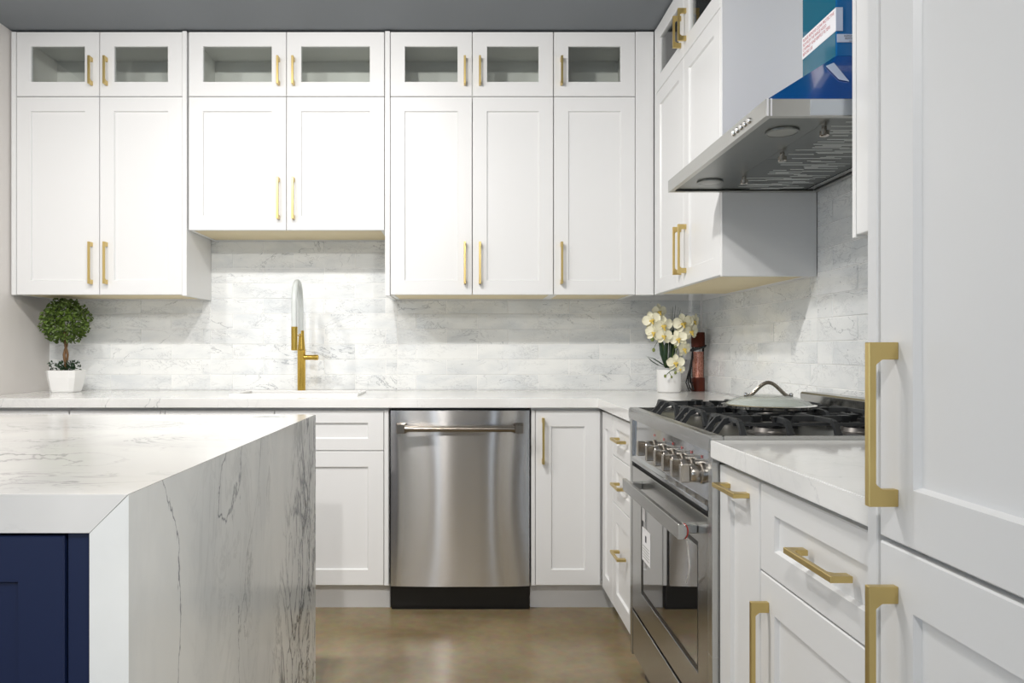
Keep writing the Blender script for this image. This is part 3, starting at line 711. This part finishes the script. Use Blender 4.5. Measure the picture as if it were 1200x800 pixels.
# glass lid on the middle grate
lx, ly = 0.857, YD(2.10); lz = GT+0.0015
lid = thing('pan_lid', 'round glass pan lid with arched steel handle lying on the grate', 'lid', (lx, ly, lz), world=True)
part('rim', MB().lathe([(0.117, 0.0), (0.126, 0.0), (0.127, 0.008), (0.1175, 0.010), (0.117, 0.0)], (lx, ly, lz), 48, cap=False), 'chrome', lid, smooth=0.5)
dp = [(0.1172, 0.008), (0.105, 0.018), (0.085, 0.027), (0.06, 0.033), (0.03, 0.036), (0.001, 0.037)]
part('dome', MB().lathe(dp, (lx, ly, lz), 48, cap=False).lathe([(r*0.985, h-0.0035) for r, h in dp], (lx, ly, lz), 48, cap=False), 'lid_glass', lid, smooth=0.8)
hp = []
for k in range(21):
    t = k/20*2-1; hp.append((lx+0.057*t, ly-0.006*t, lz+0.030+0.040*(0.5+0.5*math.cos(PI*t))**0.8))
hp = [(lx-0.066, ly+0.007, lz+0.034)]+hp+[(lx+0.066, ly-0.007, lz+0.034)]
lh = part('handle', MB().tube(hp, 0.0024, 8, flat=2.2), 'handle_steel', lid, smooth=1.0)
for s in (-1, 1):
    part('rivet', MB().lathe([(0.006, 0), (0.006, 0.004), (0.003, 0.006)], (lx+s*0.062, ly-s*0.0065, lz+0.035), 12), 'chrome', lh, smooth=0.6)

# ------------------------------------------------------------------ range hood
HN, HF = YD(1.70), YD(2.526); HX0, HX1 = 0.688, XR-0.011; HZ = 1.658; LIP = 0.040
hd = thing('range_hood', 'stainless steel chimney range hood still wrapped in blue protective film', 'range hood', (0.95, (HN+HF)/2, HZ), world=True)
lipm = MB()
ii = 0.004
o1 = lambda i, z: [(HX0+i, HN+i, z), (HX1-i, HN+i, z), (HX1-i, HF-i, z), (HX0+i, HF-i, z)]
lipm.loops([o1(0, HZ), o1(0, HZ+LIP), o1(0.004, HZ+LIP), o1(0.004, HZ+0.004), o1(0.016, HZ+0.004), o1(0.016, HZ), o1(0, HZ)], False, False)
part('lip', lipm, 'stainless_hood', hd, bev=0.0006)
# underside: lamp strip in front, filter bay behind
XFIL = 0.855
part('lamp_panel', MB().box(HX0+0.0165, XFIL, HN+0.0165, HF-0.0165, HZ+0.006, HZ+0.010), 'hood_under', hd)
CHN, CHF, CHX = YD(2.012), YD(2.214), 1.006; CZ = 1.92
cn = MB(); cn.loops([[(HX0+0.0045, HN+0.0045, HZ+LIP-0.002), (HX1-0.004, HN+0.0045, HZ+LIP-0.002), (HX1-0.004, HF-0.0045, HZ+LIP-0.002), (HX0+0.0045, HF-0.0045, HZ+LIP-0.002)],
                     [(HX0+0.0045, HN+0.0045, HZ+LIP), (HX1-0.004, HN+0.0045, HZ+LIP), (HX1-0.004, HF-0.0045, HZ+LIP), (HX0+0.0045, HF-0.0045, HZ+LIP)],
                     [(CHX, CHN, CZ), (HX1-0.004, CHN, CZ), (HX1-0.004, CHF, CZ), (CHX, CHF, CZ)]], True, False)
part('canopy', cn, 'film_blue_deep', hd)
part('chimney', MB().box(CHX, HX1-0.004, CHN, CHF, CZ-0.001, ZC-0.012), 'film_blue', hd, bev=0.002)
part('corner_film', MB().box(CHX-0.0008, CHX-0.0002, CHN+0.003, CHF-0.003, CZ+0.002, ZC-0.015), 'film_teal', hd)  # same blue film, with the front face's reflection put into its colour
# film pieces on the lip
part('film_patch', MB().box(0.79, 0.985, HN-0.0016, HN-0.0004, HZ+0.002, HZ+LIP-0.002), 'film_grey', hd)
for q in (0.0, 0.008):
    part('film_strip', MB().box(HX0+0.002+q, HX0+0.006+q, HN-0.0018, HN-0.0004, HZ+0.0, HZ+LIP), 'paper_white', hd)
for s in range(2):
    y = HN+0.14+s*(HF-HN-0.28)
    lp = part('lamp', MB().lathe([(0.034, 0.0), (0.034, -0.004), (0.027, -0.005), (0.0005, -0.005)], (0.785, y, HZ+0.0055), 28), 'lamp_lens', hd, smooth=0.5)
    part('lamp_ring', MB().lathe([(0.0345, 0.0), (0.041, 0.0), (0.040, -0.004), (0.0345, -0.0045), (0.0345, 0)], (0.785, y, HZ+0.0055), 28, cap=False), 'hood_under', lp, smooth=0.5)
LV = {}; rnd0 = random.Random(5)
fy = [HN+0.0165+(HF-HN-0.033)*k/2 for k in range(3)]
for k in range(2):
    a, c = fy[k]+0.001, fy[k+1]-0.001
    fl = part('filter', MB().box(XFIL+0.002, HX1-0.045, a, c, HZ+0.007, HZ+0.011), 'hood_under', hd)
    ox, oy, oz = ORG[hd.name]
    for j in range(34):  # thin bright ridges imitate the highlights on the brushed filter
        ln = rnd0.choice((0.04, 0.07, 0.10, 0.14)); key = ('lv', ln)
        if key not in LV:
            LV[key] = MB().prism([(0, 0, 0), (0, 0.0016, -0.0014), (0, 0.0032, 0)], (ln, 0, 0)).mesh('louvre'); LV[key].materials.append(MATS['louvre_edge'])
        x_ = rnd0.uniform(XFIL+0.03, HX1-0.06-ln)
        link('louvre', LV[key], None, fl, (x_-ox, a+0.012+(c-a-0.024)*j/33-oy, HZ+0.0068-oz))
for k, D in enumerate((1.80, 2.04, 2.32)):
    kx = XFIL+0.016
    part('filter_knob', MB().lathe([(0.006, 0), (0.006, -0.010), (0.0115, -0.011), (0.0115, -0.022), (0.009, -0.024), (0.0005, -0.024)], (kx, YD(D), HZ+0.006), 16), 'nickel', hd, smooth=0.5)
part('rear_channel', MB().box(HX1-0.044, HX1-0.0165, HN+0.0165, HF-0.0165, HZ+0.006, HZ+0.010), 'stainless_dark', hd)
sl = MB().box(0, 0.003, 0, 0.012, 0, 0.001).mesh('vent_hole'); sl.materials.append(MATS['dark_gap'])
for j in range(36):
    link('vent_hole', sl, None, hd, (HX1-0.050-ORG[hd.name][0], HN+0.03+j*0.0215-ORG[hd.name][1], HZ+0.0035-ORG[hd.name][2]))
for k in range(5):
    part('button', MB().lathe([(0.0075, 0), (0.0075, -0.003), (0.0055, -0.005), (0.0005, -0.005)], (HX0-0.0002, YD(1.80+k*0.026), HZ+0.020), 14, 'X'), 'chrome', hd, smooth=0.5)
# printed labels
def text_mesh(body, size, align='LEFT'):
    cu = bpy.data.curves.new('lettering', 'FONT'); cu.body = body; cu.size = size; cu.align_x = align; cu.space_line = 1.0
    o = bpy.data.objects.new('lettering', cu); C.objects.link(o)
    bpy.context.view_layer.update()
    me = bpy.data.meshes.new_from_object(o.evaluated_get(bpy.context.evaluated_depsgraph_get()))
    bpy.data.objects.remove(o); bpy.data.curves.remove(cu); return me
def put_text(body, size, mtx, mat, parent, align='LEFT', fit=None):
    me = text_mesh(body, size, align)
    if fit:
        wd = max(v.co.x for v in me.vertices)-min(v.co.x for v in me.vertices); me.transform(Matrix.Diagonal((fit/wd, 1, 1, 1)))
    me.materials.clear(); off = ORG[parent.name]
    me.transform(Matrix.Translation((-off[0], -off[1], -off[2])) @ mtx)
    return link('lettering', me, mat, parent)
FACE_X = lambda x, y, z: Matrix(((0, 0, -1, x), (-1, 0, 0, y), (0, 1, 0, z), (0, 0, 0, 1)))
FACE_Y = lambda x, y, z: Matrix(((1, 0, 0, x), (0, 0, -1, y), (0, 1, 0, z), (0, 0, 0, 1)))
LZ0, LZ1 = 1.988, 2.052
n1_ = part('notice_label', MB().box(CHX-0.0018, CHX-0.0010, CHN-0.001, CHF-0.0005, LZ0, LZ1), 'paper_white', hd)
part('notice_label', MB().box(CHX-0.0018, CHX+0.017, CHN-0.0018, CHN-0.0010, LZ0, LZ1), 'paper_film', hd)
for k, (t_, wd) in enumerate((('PLEASE REMOVE CLEAR PROTECTIVE', 0.186), ('FILM FROM THE RANGE HOOD', 0.142), ('CHIMNEY AND BAFFLE FILTERS', 0.164), ('BEFORE USE', 0.060))):
    put_text(t_, 0.0135, FACE_X(CHX-0.0021, CHF-0.007, LZ1-0.0155-k*0.0138), 'ink_red', n1_, fit=wd)
n2_ = part('warning_label', MB().box(CHX+0.001, CHX+0.085, CHN-0.0018, CHN-0.0010, 1.957, 1.979), 'paper_film', hd)
for k, t_ in enumerate(('REMOVE FILM', 'BEFORE USE', 'SAFETY')):
    put_text(t_, 0.0075 if k < 2 else 0.005, FACE_Y(CHX+0.043, CHN-0.0021, 1.9715-k*0.0068), 'ink_dark', n2_, 'CENTER')
# torn film with a tilted label on the canopy's near slope
def on_slope(x, t):   # near slope of the canopy
    y = HN+0.0045+(CHN-HN-0.0045)*t; z = HZ+LIP+(CZ-HZ-LIP)*t; return Vector((x, y-0.0012, z+0.0012))
q = [on_slope(0.935, 0.72), on_slope(0.968, 0.80), on_slope(0.938, 0.36), on_slope(0.92, 0.40)]
part('film_label', MB().prism(q, (0, -0.0006, 0.0006)), 'paper_film', hd)

# ------------------------------------------------------------------ topiary
tx, ty = -1.957, -0.17
tp = thing('potted_topiary', 'small round topiary in a white square pot by the left wall', 'plant', (tx, ty, 0.915), world=True)
def oct_(h, z, c): return [(tx+a, ty+b_, z) for a, b_ in ((-h+c, -h), (h-c, -h), (h, -h+c), (h, h-c), (h-c, h), (-h+c, h), (-h, h-c), (-h, -h+c))]
po = part('pot', MB().loops([oct_(0.052, 0.9155, 0.014), oct_(0.057, 0.925, 0.016), oct_(0.068, 0.985, 0.020), oct_(0.071, 1.022, 0.021), oct_(0.064, 1.022, 0.019), oct_(0.062, 1.005, 0.018)]), 'ceramic_white', tp, bev=0.0015)
for e in po.data.vertices: pass
part('soil', MB().loops([oct_(0.0615, 1.0055, 0.018), oct_(0.055, 1.014, 0.017)]), 'moss', tp)
sa = [(tx+0.006*math.sin(k*1.1)-0.003, ty+0.006*math.cos(k*1.1), 1.008+k*0.022) for k in range(10)]
part('trunk', MB().tube(sa, [0.0075, 0.007, 0.0075, 0.0065, 0.007, 0.0065, 0.006, 0.0065, 0.006, 0.006], 9), 'bark', tp, smooth=1.2)
sa = [(tx-0.006*math.sin(k*1.1)+0.001, ty-0.006*math.cos(k*1.1), 1.008+k*0.022) for k in range(10)]
part('trunk', MB().tube(sa, 0.0055, 8), 'bark', tp, smooth=1.2)
def leaf(mb, p, nrm, ln, wd, roll):
    n = Vector(nrm).normalized(); a = n.orthogonal().normalized(); a = Matrix.Rotation(roll, 3, n) @ a; b_ = n.cross(a)
    d = (a*0.75+n*0.65).normalized(); u = d.cross(b_)
    P_ = Vector(p)
    mb.add([P_, P_+d*ln*0.35+b_*wd+u*0.002, P_+d*ln*0.75+b_*wd*0.8+u*0.002, P_+d*ln, P_+d*ln*0.75-b_*wd*0.8+u*0.002, P_+d*ln*0.35-b_*wd+u*0.002, P_+d*ln*0.5-u*0.002],
           [(0, 6, 1), (1, 6, 2), (2, 6, 3), (3, 6, 4), (4, 6, 5), (5, 6, 0)])
rnd = random.Random(3)
bc = Vector((tx-0.004, ty, 1.262)); fo = MB()
for k in range(1500):
    z = rnd.uniform(-1, 1); a = rnd.uniform(0, 2*PI); s = math.sqrt(1-z*z); d = Vector((s*math.cos(a), s*math.sin(a), z))
    r = 0.112*(0.62+0.36*rnd.random())*(1+0.16*noise.noise(d*2.3))
    p = bc+d*r; p.z = min(p.z, 1.366)
    if p.z > 1.335 and abs(p.x-bc.x) > 0.05: continue
    leaf(fo, p, d+Vector((rnd.uniform(-.5, .5), rnd.uniform(-.5, .5), rnd.uniform(-.3, .5))), rnd.uniform(0.014, 0.022), rnd.uniform(0.0045, 0.007), rnd.uniform(0, 2*PI))
for v in range(len(fo.v)):
    x, y, z = fo.v[v]; fo.v[v] = (x, y, min(z, 1.372))
fl_ = part('foliage', fo, 'leaf_green', tp); fl_['kind'] = 'stuff'
f2 = MB()
for k in range(140):
    a = rnd.uniform(0, 2*PI); r = rnd.uniform(0.01, 0.066)
    p = (tx+r*math.cos(a)-0.004, ty+r*math.sin(a), 1.012+rnd.uniform(0.006, 0.048)*(1.0 if r > 0.02 else .6))
    leaf(f2, p, (math.cos(a)*.7, math.sin(a)*.7, rnd.uniform(0.2, 0.9)), rnd.uniform(0.012, 0.02), rnd.uniform(0.0035, 0.0055), rnd.uniform(0, 2*PI))
fl_ = part('undergrowth', f2, 'leaf_dark', tp); fl_['kind'] = 'stuff'

# ------------------------------------------------------------------ orchid
ox, oy = 0.985, -0.18; S_ = 866/(CAM_D-0.20)
def opx(px, py, dy=0.0):
    D = CAM_D+oy+dy; return Vector(((px-547)*D/866, oy+dy, CAM_Z+(410-py)*D/866))
orc = thing('potted_orchid', 'cream orchid with yellow centres in a white cylinder pot', 'plant', (ox, oy, 0.915), world=True)
part('pot', MB().lathe([(0.052, 0), (0.056, 0.004), (0.0585, 0.03), (0.0585, 0.108), (0.057, 0.110), (0.054, 0.108), (0.053, 0.098)], (ox, oy, 0.9155), 40), 'ceramic_white', orc, smooth=0.6)
part('soil', MB().lathe([(0.0525, 0), (0.04, 0.006), (0.001, 0.008)], (ox, oy, 1.0138), 24), 'moss', orc)
def petal_mesh(ln, wd, cup):
    mb = MB(); n = 6; row = []
    for i in range(n+1):
        t = i/n; hw = wd*math.sin(PI*min(1, (t*0.92+0.06)))**0.62*(0.65+0.5*t) if i else wd*0.12
        if i == n: hw = wd*0.22
        for q_ in (-1, -0.45, 0.45, 1):
            row.append((q_*hw, 0.006*abs(q_)**2*-1+cup*t*t*ln-0.004*t, t*ln))
    fs = [(i*4+j, i*4+j+1, (i+1)*4+j+1, (i+1)*4+j) for i in range(n) for j in range(3)]
    mb.add(row, fs)
    me = mb.mesh('petal', smooth=1.5); me.materials.append(MATS['petal']); return me
P_BIG, P_SLIM = petal_mesh(0.040, 0.023, 0.10), petal_mesh(0.038, 0.014, 0.12)
fl_px = [(772, 365, -0.02, .9, 20), (763.5, 375, -0.03, 1, -10), (777, 381, -0.05, 1.05, 15), (766.5, 389.5, -0.04, .95, -15), (777.5, 393.5, -0.055, .95, 5),
         (800.5, 378.5, -0.045, 1.1, -8), (813, 376, -0.035, .85, 40), (809, 388, -0.045, 1.0, 30), (795, 396.5, -0.06, .95, -25), (801, 408.5, -0.06, .95, 35), (791.5, 424.5, -0.075, .95, 0), (797, 432, -0.075, .55, 20)]
flocs = []
for k, (px, py, dy, sc, yaw) in enumerate(fl_px):
    p = opx(px, py, dy); flocs.append(p)
    M = Matrix.Translation(p) @ Matrix.Rotation(math.radians(yaw), 4, 'Z') @ Matrix.Rotation(math.radians(rnd.uniform(-5, 18)), 4, 'X') @ Matrix.Rotation(math.radians(rnd.uniform(-20, 20)), 4, 'Y') @ Matrix.Scale(sc*1.14, 4)
    lipm = MB().ball((0, -0.008, -0.004), 0.0065, 10, 6, (1, 1.2, 1)).ball((-0.006, -0.007, -0.002), 0.005, 8, 5).ball((0.006, -0.007, -0.002), 0.005, 8, 5).tube([(0, -0.006, -0.006), (0, -0.014, -0.014), (0, -0.016, -0.02)], [0.005, 0.004, 0.001], 8)
    me = lipm.mesh('flower', smooth=1.2); me.materials.append(MATS['petal_lip'])
    f = link('flower', me, None, orc); off = ORG[orc.name]
    f.matrix_local = Matrix.Translation((-off[0], -off[1], -off[2])) @ M
    for a, big in ((0, 0), (78, 1), (-78, 1), (140, 0), (-140, 0)):
        c = link('petal', P_BIG if big else P_SLIM, None, f); c.rotation_euler = (rnd.uniform(-0.15, 0.1), math.radians(a), 0); c.location = (0, -0.001 if big else 0.002, 0)
def stem(pxs, r):
    return MB().tube([opx(*q_) for q_ in pxs], r, 7)
part('stem', stem([(780, 430, 0), (777, 405, -0.01), (770, 380, -0.01), (766, 368, 0.0), (772, 361, -0.01)], 0.0026), 'stem_green', orc, smooth=1)
part('stem', stem([(787, 430, 0), (790, 400, 0.0), (796, 378, -0.01), (804, 370, 0), (812, 376, 0.01)], 0.0026), 'stem_green', orc, smooth=1)
part('stem', stem([(788, 430, 0.0), (793, 410, -0.02), (800, 402, -0.045), (799, 418, -0.06), (793, 430, -0.075), (784, 436, -0.085), (780, 440, -0.085)], 0.0018), 'stem_green', orc, smooth=1)
part('stem', stem([(784, 436, -0.085), (787, 441, -0.085)], 0.0012), 'stem_green', orc)
part('stem', stem([(772, 398, -0.02), (768, 404, -0.02), (766, 409, -0.02)], 0.0012), 'stem_green', orc)
for px, py, dy, r in ((779.5, 440.5, -0.085, 0.0075), (787, 441.5, -0.085, 0.006), (791.5, 436.5, -0.085, 0.0075), (766, 410, -0.02, 0.009), (764.5, 397, -0.03, 0.012), (792, 406, -0.04, 0.009)):
    part('bud', MB().ball(tuple(opx(px, py, dy)), r, 10, 7, (0.85, 0.85, 1.1)), 'bud', orc, smooth=1.5)
def blade(pxs, wd):
    P_ = [opx(*q_) for q_ in pxs]; mb = MB(); vs = []; n = len(P_)
    for i, p in enumerate(P_):
        t = i/(n-1); k = wd*(math.sin(PI*(0.12+0.88*t)))**0.7 if i < n-1 else 0.0004
        vs += [p+Vector((-k, 0.004, 0)), p+Vector((0, -0.001, 0)), p+Vector((k, 0.004, 0)), p+Vector((0, 0.002, 0))]
    fs = []
    for i in range(n-1):
        for j in range(4): fs.append((i*4+j, i*4+(j+1) % 4, (i+1)*4+(j+1) % 4, (i+1)*4+j))
    mb.add(vs, fs); return mb
for pxs, wd in (([(781, 431, 0), (777, 415, -0.01), (775, 402, -0.01), (774, 392, 0)], 0.014), ([(784, 431, 0), (788, 412, 0), (787, 396, 0.01), (790, 384, 0.02)], 0.016),
                ([(783, 431, -0.01), (780, 418, -0.02), (781, 404, -0.02), (784, 396, -0.02)], 0.012),
                ([(781, 430, -0.02), (774, 425, -0.03), (766, 420, -0.05), (757, 417, -0.06)], 0.006), ([(780, 430, -0.02), (772, 428, -0.03), (764, 423, -0.04), (759, 418, -0.05)], 0.005)):
    part('leaf', blade(pxs, wd), 'leaf_dark', orc, smooth=1.5)
for k in range(9):
    b0 = (785+rnd.uniform(-3, 3), 430, 0.02); tpx = (786+k*1.7+rnd.uniform(-1, 1), 357+abs(k-3)*1.6, 0.03)
    part('grass_blade', MB().tube([opx(*b0), opx((b0[0]+tpx[0])/2-0.5, 395, 0.02), opx(*tpx)], [0.0016, 0.0013, 0.0004], 5), 'leaf_dark', orc)

# ------------------------------------------------------------------ salt mill
mx_, my_ = 1.150, -0.105
mi = thing('salt_mill', 'dark wooden mill filled with pink salt, beside the orchid', 'salt mill', (mx_, my_, 0.915), world=True)
part('base', MB().lathe([(0.0325, 0), (0.0325, 0.066), (0.031, 0.068)], (mx_, my_, 0.9155), 32), 'mahogany', mi, smooth=0.6)
part('salt', MB().lathe([(0.0262, 0), (0.0262, 0.128)], (mx_, my_, 0.984), 28), 'pink_salt', mi, smooth=0.6)
part('cylinder', MB().lathe([(0.0295, 0), (0.0295, 0.150)], (mx_, my_, 0.9838), 32, cap=False), 'clear_plastic', mi, smooth=0.6)
part('cap', MB().lathe([(0.031, 0), (0.0325, 0.002), (0.0325, 0.070), (0.030, 0.074), (0.0005, 0.074)], (mx_, my_, 1.134), 32), 'mahogany', mi, smooth=0.6)
lo = thing('leather_strap', 'black strap looped round the salt mill and hanging down its side', 'strap', (mx_-0.045, my_-0.03, 0.916), world=True)
part('loop', MB().tube([(mx_+0.0365*math.cos(a), my_+0.0365*math.sin(a), 1.125+0.012*math.cos(a)+0.004) for a in [2*PI*k/24 for k in range(25)]], 0.0035, 8, flat=1.7), 'black_leather', lo, smooth=1.2)
for k, (dx, dx2, end) in enumerate(((-0.042, -0.062, 0.921), (-0.038, -0.048, 0.924), (-0.036, -0.072, 0.919), (-0.04, -0.053, 0.96))):
    part('tassel', MB().tube([(mx_-0.034, my_-0.02, 1.122), (mx_+dx, my_-0.035, 1.08), (mx_+(dx+dx2)/2-0.008, my_-0.04, 1.0), (mx_+dx2, my_-0.042, 0.96), (mx_+dx2+0.014, my_-0.045, end)], 0.0030, 7, flat=1.6), 'black_leather', lo, smooth=1.2)
